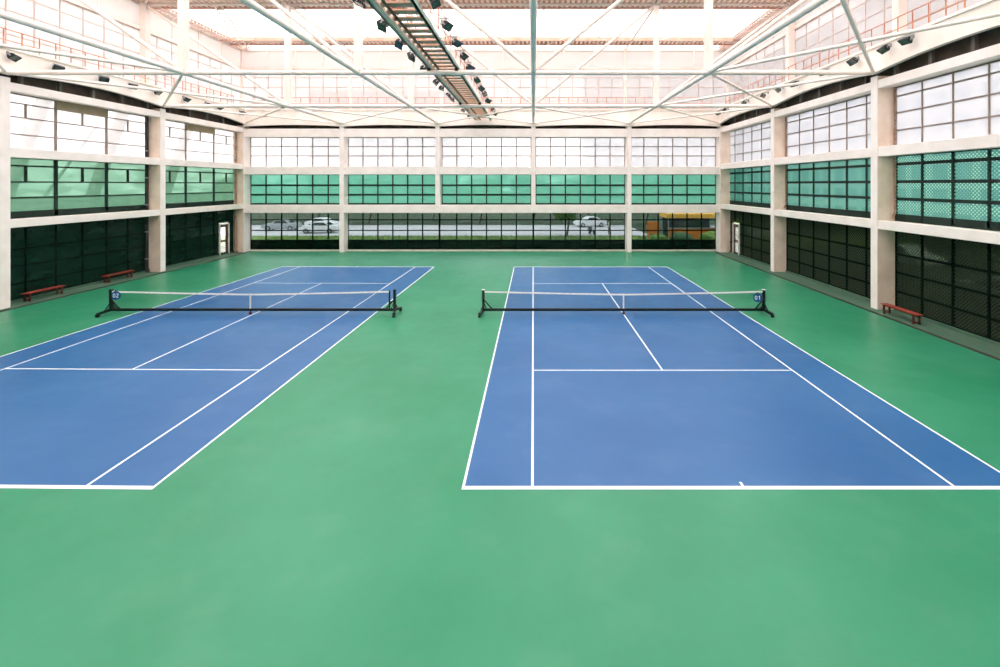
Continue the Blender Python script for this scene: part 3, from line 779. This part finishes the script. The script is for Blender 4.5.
# ------------------------------------------------------------------ outside
tag(MB().box(-260, 260, -120, 400, -.6, -.32).build('ground', M['ground']), 'dark planted ground around the hall', 'ground', None, 'structure')
tag(MB().box(-120, 3.6, 54.5, 68.5, -.32, -.24).build('road', M['road']), 'pale road beyond the far windows', 'road', None, 'structure')
tag(MB().box(3.6, 14, 54.5, 68.5, -.32, -.24).build('pavement', M['road']), 'pale pavement beyond the far windows by the right wall', 'pavement', None, 'structure')
tag(MB().box(20.5, 31, 54.6, 68, -.32, -.24).build('forecourt', M['road']), 'pale paved forecourt outside the right wall door', 'forecourt', None, 'structure')
g = MB()
for i in range(9000):
    x = rnd.uniform(-30, 22); y = rnd.uniform(46.0, 54.4); h = rnd.uniform(.12, .34); a = rnd.uniform(0, math.pi)
    dx, dy = .03*math.cos(a), .03*math.sin(a); lx, ly = rnd.uniform(-.08, .08), rnd.uniform(-.08, .08)
    g.add([(x-dx, y-dy, -.3), (x+dx, y+dy, -.3), (x+lx, y+ly, -.3+h)], [(0, 1, 2)])
g.box(-60, 40, 45.6, 54.5, -.34, -.26)
tag(g.build('grass', M['grass'], recalc=False), 'yellow-green grass verge between the far windows and the road', 'grass', None, 'stuff')
def leaves(m, c, rx, ry, rz, n, s, rg):
    for i in range(n):
        v = Vector((rg.gauss(0, 1), rg.gauss(0, 1), rg.gauss(0, 1))).normalized() * rg.uniform(.72, 1.06)
        p = Vector(c) + Vector((v.x*rx, v.y*ry, v.z*rz))
        q = Euler((rg.uniform(0, 6), rg.uniform(0, 6), rg.uniform(0, 6))).to_matrix()
        m.add([p + q @ Vector(u)*s for u in ((-.5, 0, 0), (0, -.3, .05), (.5, 0, 0), (0, .3, .05))], [(0, 1, 2, 3)])
def blob(m, c, rx, ry, rz, seed, sub=3, amp=.25):
    bm = bmesh.new(); bmesh.ops.create_icosphere(bm, subdivisions=sub, radius=1)
    for v in bm.verts:
        k = 1 + amp*noise.noise(v.co*2.2 + Vector((seed*3.1, seed*1.7, seed)))
        v.co = Vector(c) + Vector((v.co.x*rx*k, v.co.y*ry*k, v.co.z*rz*k))
    bm.verts.index_update()
    m.add([v.co.copy() for v in bm.verts], [[v.index for v in f.verts] for f in bm.faces], True); bm.free()
hedge = MB()
x = -26.0
i = 0
while x < 17:
    blob(hedge, (x, 43.2 + .2*math.sin(i), -.1), 1.0, 1.1, .5, i, 2, .3); leaves(hedge, (x, 43.2, -.1), 1.05, 1.15, .54, 60, .16, rnd); x += 1.15; i += 1
tag(hedge.build('hedge', M['hedge']), 'low dark clipped hedge just outside the far windows', 'hedge', None, 'stuff')

def make_tree(name_lab, x, y, h, w, leaf, seed, grp='trees outside the hall', trunk=.28):
    rg = random.Random(seed)
    t = empty('tree', (x, y, -.32)); tag(t, name_lab, 'tree', grp)
    m = MB(); m.tube((0, 0, 0), (.1*w, 0, h*.45), trunk*.5, 10, trunk*.34)
    for k in range(4):
        a = k*1.7 + seed; m.tube((.08*w, 0, h*.36), (math.cos(a)*w*.3, math.sin(a)*w*.3, h*.66), trunk*.26, 8, trunk*.1)
    m.build('trunk', M['bark'], t)
    m = MB()
    for k in range(6):
        a = k*1.05 + seed; rr_ = w*.30*(.4 if k == 0 else 1)
        c = (math.cos(a)*rr_, math.sin(a)*rr_, h*(.50 + .36*((k*37+seed*13) % 10)/10))
        blob(m, c, w*.26, w*.26, h*.16, seed+k, 2, .5); leaves(m, c, w*.32, w*.32, h*.20, 170, .38, rg)
    m.build('crown', M[leaf], t)
tl = [(-46, 72, 8, 7, 'leafa'), (-36, 76, 7, 7, 'leafa'), (-26, 72, 7.5, 7, 'leafa'), (-17, 77, 7, 7, 'leafa'), (-8.5, 72, 7, 7, 'leafb'), (0, 77, 7.5, 7, 'leafa'),
      (4.0, 54.5, 5.2, 3.2, 'leafb'), (8.5, 73, 7, 7, 'leafa'), (17, 69, 7, 6.5, 'leafb'), (24.5, 66, 7, 6.5, 'leafa')]
for i, (x, y, h, w, lf) in enumerate(tl):
    lab = 'small bright green tree on the verge right of the road end' if i == 6 else '%s green tree beyond the road, %s counted from the left side' % ('dark' if lf == 'leafa' else 'mid', ORD[i])
    make_tree(lab, x, y, h, w, lf, i+1)
# clipped bushes beside the stall
for i, (x, y, w, h, lf) in enumerate([(13.0, 47.5, 1.9, 1.0, 'leafb'), (15.6, 47.8, 2.4, 1.15, 'leafa'), (18.3, 46.8, 2.6, 1.3, 'leafb'), (21.2, 47.6, 2.6, 2.6, 'leafb')]):
    m = MB(); blob(m, (0, 0, h*.5), w*.45, w*.4, h*.5, i+20, 3, .35); leaves(m, (0, 0, h*.5), w*.5, w*.45, h*.55, 260, .16, rnd)
    b = m.build('bush', M[lf], None, (x, y, -.3))
    tag(b, ['small bright bush before the yellow stall, nearest the road', 'dark rounded bush in front of the yellow stall counter', 'low wide bright bush before the stall, next to the tallest bush', 'tall bright bush at the stall end near the corner column'][i], 'bush', 'bushes by the stall')

def make_car(paintm, lab, x, y, rz, grp='parked cars outside', long=4.5, hh=1.48):
    c = empty('car', (x, y, -.24), (0, 0, R(rz))); tag(c, lab, 'car', grp)
    L2 = long/2
    prof = [(-L2, .38), (-L2+.05, .78), (-L2+.5, .92), (-L2+1.15, .98), (-L2+1.75, hh-.06), (-.1, hh), (.75, hh-.03), (1.45, 1.0), (L2-.1, .96), (L2, .7), (L2, .36)]
    # body: rounded across the width, greenhouse pulled in
    secs = [(-.86, .98), (-.74, 1.0), (.74, 1.0), (.86, .98)]
    m = MB(); vs = []
    for yy, k in secs:
        for px, pz in prof:
            t = max(0, (pz-.95)/(hh-.95)); vs.append((px, yy*(1-.16*t), .36 + (pz-.36)*k))
    n = len(prof); fs = []
    for s in range(3):
        for i in range(n): fs.append((s*n+i, s*n+(i+1) % n, (s+1)*n+(i+1) % n, (s+1)*n+i))
    fs += [list(range(n))[::-1], [3*n+i for i in range(n)]]
    m.add(vs, fs); m.box(-L2+.3, L2-.3, -.8, .8, .22, .4)
    m.build('body', M[paintm], c)
    for s in (-1, 1):
        q = MB(); z0, z1 = 1.0, hh-.12
        y0_, y1_ = s*.862, s*.765
        pts = [(-L2+1.45, z0), (1.15, z0), (.68, z1), (-L2+1.86, z1)]
        q.add([(px, (y0_ if pz == z0 else y1_), pz) for px, pz in pts] + [(px, (y0_ if pz == z0 else y1_)-s*.04, pz) for px, pz in pts],
              [(0,1,2,3), (7,6,5,4), (0,4,5,1), (1,5,6,2), (2,6,7,3), (3,7,4,0)])
        q.build('side_window', M['carglass'], c)
    q = MB(); q.add([(.80, -.66, hh-.07), (.80, .66, hh-.07), (1.43, .74, 1.03), (1.43, -.74, 1.03)] + [(.76, -.66, hh-.10), (.76, .66, hh-.10), (1.38, .74, .99), (1.38, -.74, .99)],
                    [(0,1,2,3), (7,6,5,4), (0,4,5,1), (1,5,6,2), (2,6,7,3), (3,7,4,0)]); q.build('windscreen', M['carglass'], c)
    for ax in (-L2+.85, L2-.85):
        for s in (-1, 1):
            w = MB().tube((ax, s*.70, .32), (ax, s*.88, .32), .32, 20).build('wheel', M['wheel'], c)
            MB().tube((ax, s*.86, .32), (ax, s*.895, .32), .19, 14).build('hub_cap', M['hub'], w)
    for s in (-1, 1): MB().box(L2-.06, L2+.015, s*.5-.15, s*.5+.15, .66, .80).build('headlamp', M['hood'], c)
make_car('carwhite', 'white car outside the far window, in front of another white car', -27.0, 57.6, 8)
make_car('carwhite', 'white car outside the far window, half hidden behind another white car', -29.6, 64.0, 170)
make_car('cargrey', 'silver car outside the far window, nearest the left corner', -33.6, 60.8, 6)
make_car('carwhite', 'white car on the road well beyond the far window above the right court', 8.2, 66.0, 15)
make_car('carwhite', 'white car outside the dark right-hand windows, close to the edge of the photo', 23.6, 22.4, 88)
make_car('carwhite', 'white car outside the dark right-hand windows, just past the nearer column', 28.6, 34.8, 92)

# yellow-roofed stall
st = empty('stall', (17.7, 51.6, -.24)); tag(st, 'open stall with a yellow roof and orange counter outside the far window', 'stall')
MB().prism([(-1.5, 2.42), (1.5, 2.42), (1.5, 2.85), (0, 3.2), (-1.5, 2.85)], 'x', -3.0, 3.0).build('roof', M['yellow'], st)
for x in (-2.8, 2.8):
    for y in (-1.35, 1.35): MB().tube((x, y, 0), (x, y, 2.42), .06).build('post', M['hub'], st)
MB().box(-2.6, 2.6, -.9, -.7, .05, 1.22).build('counter', M['orange'], st)
MB().box(-2.7, 2.7, -1.0, -.5, 1.22, 1.28).build('counter_top', M['hub'], st)
MB().box(-2.7, 2.7, 1.2, 1.3, .05, 2.3).build('back_panel', M['cardark'], st)
ob = MB().box(-.7, .7, -.05, .05, .5, 1.9, None, .03).box(-.6, -.5, -.3, .3, 0, .5).box(.5, .6, -.3, .3, 0, .5).build('notice_board', M['orange'], None, (13.5, 51.4, -.24))
tag(ob, 'orange board on two feet left of the yellow stall', 'board')

# person walking by, and a scooter
def skin_body(name, pts, edges, radii, mat, parent, root=0, sub=2):
    me = bpy.data.meshes.new(name); me.from_pydata(pts, edges, []); me.update()
    o = bpy.data.objects.new(name, me); COL.objects.link(o); o.parent = parent
    s = o.modifiers.new('skin', 'SKIN'); s.use_smooth_shade = True
    for i, r in enumerate(radii):
        rr_ = r if isinstance(r, tuple) else (r, r); me.skin_vertices[0].data[i].radius = rr_; me.skin_vertices[0].data[i].use_root = (i == root)
    u = o.modifiers.new('sub', 'SUBSURF'); u.levels = 1; u.render_levels = sub
    me.materials.append(mat); return o
def make_person(loc, rz, lab):
    p = empty('person', loc, (0, 0, R(rz))); tag(p, lab, 'person')
    P = [(0,0,.92), (0,0,1.10), (.01,0,1.30), (.02,0,1.44), (.03,0,1.53), (.045,0,1.63), (.04,0,1.71),
         (0,.19,1.40), (-.06,.24,1.14), (.06,.25,.91), (.09,.25,.82), (0,-.19,1.40), (.08,-.24,1.14), (.22,-.24,.95), (.27,-.24,.88),
         (0,.09,.86), (.14,.10,.50), (.06,.10,.08), (.19,.10,.04), (0,-.09,.86), (-.06,-.10,.49), (-.28,-.10,.14), (-.19,-.10,.04)]
    E = [(0,1),(1,2),(2,3),(3,4),(4,5),(5,6),(3,7),(7,8),(8,9),(9,10),(3,11),(11,12),(12,13),(13,14),(0,15),(15,16),(16,17),(17,18),(0,19),(19,20),(20,21),(21,22)]
    Rr = [(.13,.10), (.125,.09), (.14,.10), (.11,.08), .05, .085, .07, .055, .042, .034, .03, .055, .042, .034, .03, .08, .055, .04, .035, .08, .055, .04, .035]
    skin_body('body', P, E, Rr, M['skin'], p)
    skin_body('shirt', [P[i] for i in (0,1,2,3,7,8,11,12)], [(0,1),(1,2),(2,3),(3,4),(4,5),(3,6),(6,7)], [(.14,.115), (.14,.105), (.155,.115), (.115,.09), .07, .056, .07, .056], M['shirt'], p)
    skin_body('trousers', [P[i] for i in (0,15,16,17,19,20,21)], [(0,1),(1,2),(2,3),(0,4),(4,5),(5,6)], [(.14,.115), .095, .07, .058, .095, .07, .058], M['trouser'], p)
    m = MB(); blob(m, (.025, 0, 1.70), .105, .095, .085, 3, 3, .08); m.build('hair', M['hair'], p)
make_person((9.2, 55.2, -.24), 180, 'person in a pale shirt and dark trousers walking outside the far window')
sc = empty('motor_scooter', (7.2, 56.0, -.24), (0, 0, R(-70))); tag(sc, 'dark motor scooter with white front shield outside the far window', 'scooter')
MB().prism([(-.85, .35), (-.2, .30), (.35, .30), (.45, .5), (.1, .48), (-.1, .75), (-.8, .80)], 'y', -.17, .17).build('body', M['cardark'], sc)
MB().prism([(.35, .32), (.62, .55), (.50, 1.02), (.42, 1.02), (.48, .55)], 'y', -.22, .22).build('front_shield', M['carwhite'], sc)
MB().box(-.8, -.05, -.15, .15, .80, .88, None, .03).build('seat', M['black'], sc)
MB().tube((.42, -.33, 1.08), (.42, .33, 1.08), .02).tube((.46, 0, .9), (.42, 0, 1.08), .025).build('handlebar', M['black'], sc)
for x in (-.6, .62): MB().tube((x, -.06, .25), (x, .06, .25), .25, 20).build('wheel', M['wheel'], sc)

# raking steel struts just outside the windows by the left wall
for i, (y, s) in enumerate([(23.0, 1), (28.2, 1), (34.4, 1)]):
    m = MB().bar((-31.5, y+2.2, -.32), (-28.6, y+4.4, 13.0), .55, .45)
    tag(m.build('raking_strut', M['raker']), 'pale raking steel strut outside the windows by the left wall, %s from the camera end' % ORD[i], 'strut', 'raking struts outside')
m = MB().bar((-30, 27.5, 4.5), (-30, 31.2, 9.8), .12, .12)
tag(m.build('diagonal_rod', M['raker']), 'thin diagonal rod outside the windows by the left wall', 'rod')

def building(x0, x1, y0, y1, h, mat, lab):
    b = empty('building', ((x0+x1)/2, (y0+y1)/2, -.32)); tag(b, lab, 'building', 'pale buildings outside')
    w, d = (x1-x0)/2, (y1-y0)/2
    MB().box(-w, w, -d, d, 0, h).build('walls', M[mat], b)
    MB().box(-w-.3, w+.3, -d-.3, d+.3, h, h+.6).build('parapet', M['fascia'], b)
    MB().box(-w*.3, w*.1, -d*.3, d*.3, h+.6, h+3.2).build('roof_house', M['fascia'], b)
building(52, 70, 8, 145, 34, 'facade_a', 'long pale apartment block outside the windows by the right wall')
building(14, 50, 112, 130, 42, 'facade_b', 'tall pale block beyond the far windows above the right court')
building(-58, -22, 118, 136, 30, 'facade_a', 'broad pale block beyond the far windows above the left court')

# ------------------------------------------------------------------ sky and camera
w = bpy.data.worlds.new('overcast_sky'); scene.world = w; w.use_nodes = True
nt = w.node_tree; nt.nodes.clear()
out = nt.nodes.new('ShaderNodeOutputWorld'); bg = nt.nodes.new('ShaderNodeBackground')
bg.inputs[0].default_value = (1.0, .975, .965, 1); bg.inputs[1].default_value = 2.2
nt.links.new(bg.outputs[0], out.inputs[0])

cam = bpy.data.cameras.new('camera'); co = bpy.data.objects.new('camera', cam); COL.objects.link(co)
co.location = (0, 0, 5.9); co.rotation_euler = (R(90), 0, 0)
cam.sensor_fit = 'HORIZONTAL'; cam.sensor_width = 36; cam.lens = 36*455.5/1000
cam.shift_x = -(533.4-500)/1000; cam.shift_y = -(333.5-184.3)/1000
cam.clip_end = 1000; cam.clip_start = .05
scene.camera = co
vs_ = scene.view_settings
vs_.view_transform = 'Standard'; vs_.look = 'None'; vs_.gamma = 1; vs_.use_curve_mapping = False; vs_.exposure = 1.10
cy = scene.cycles
cy.max_bounces = 14; cy.transparent_max_bounces = 24; cy.diffuse_bounces = 6; cy.transmission_bounces = 8
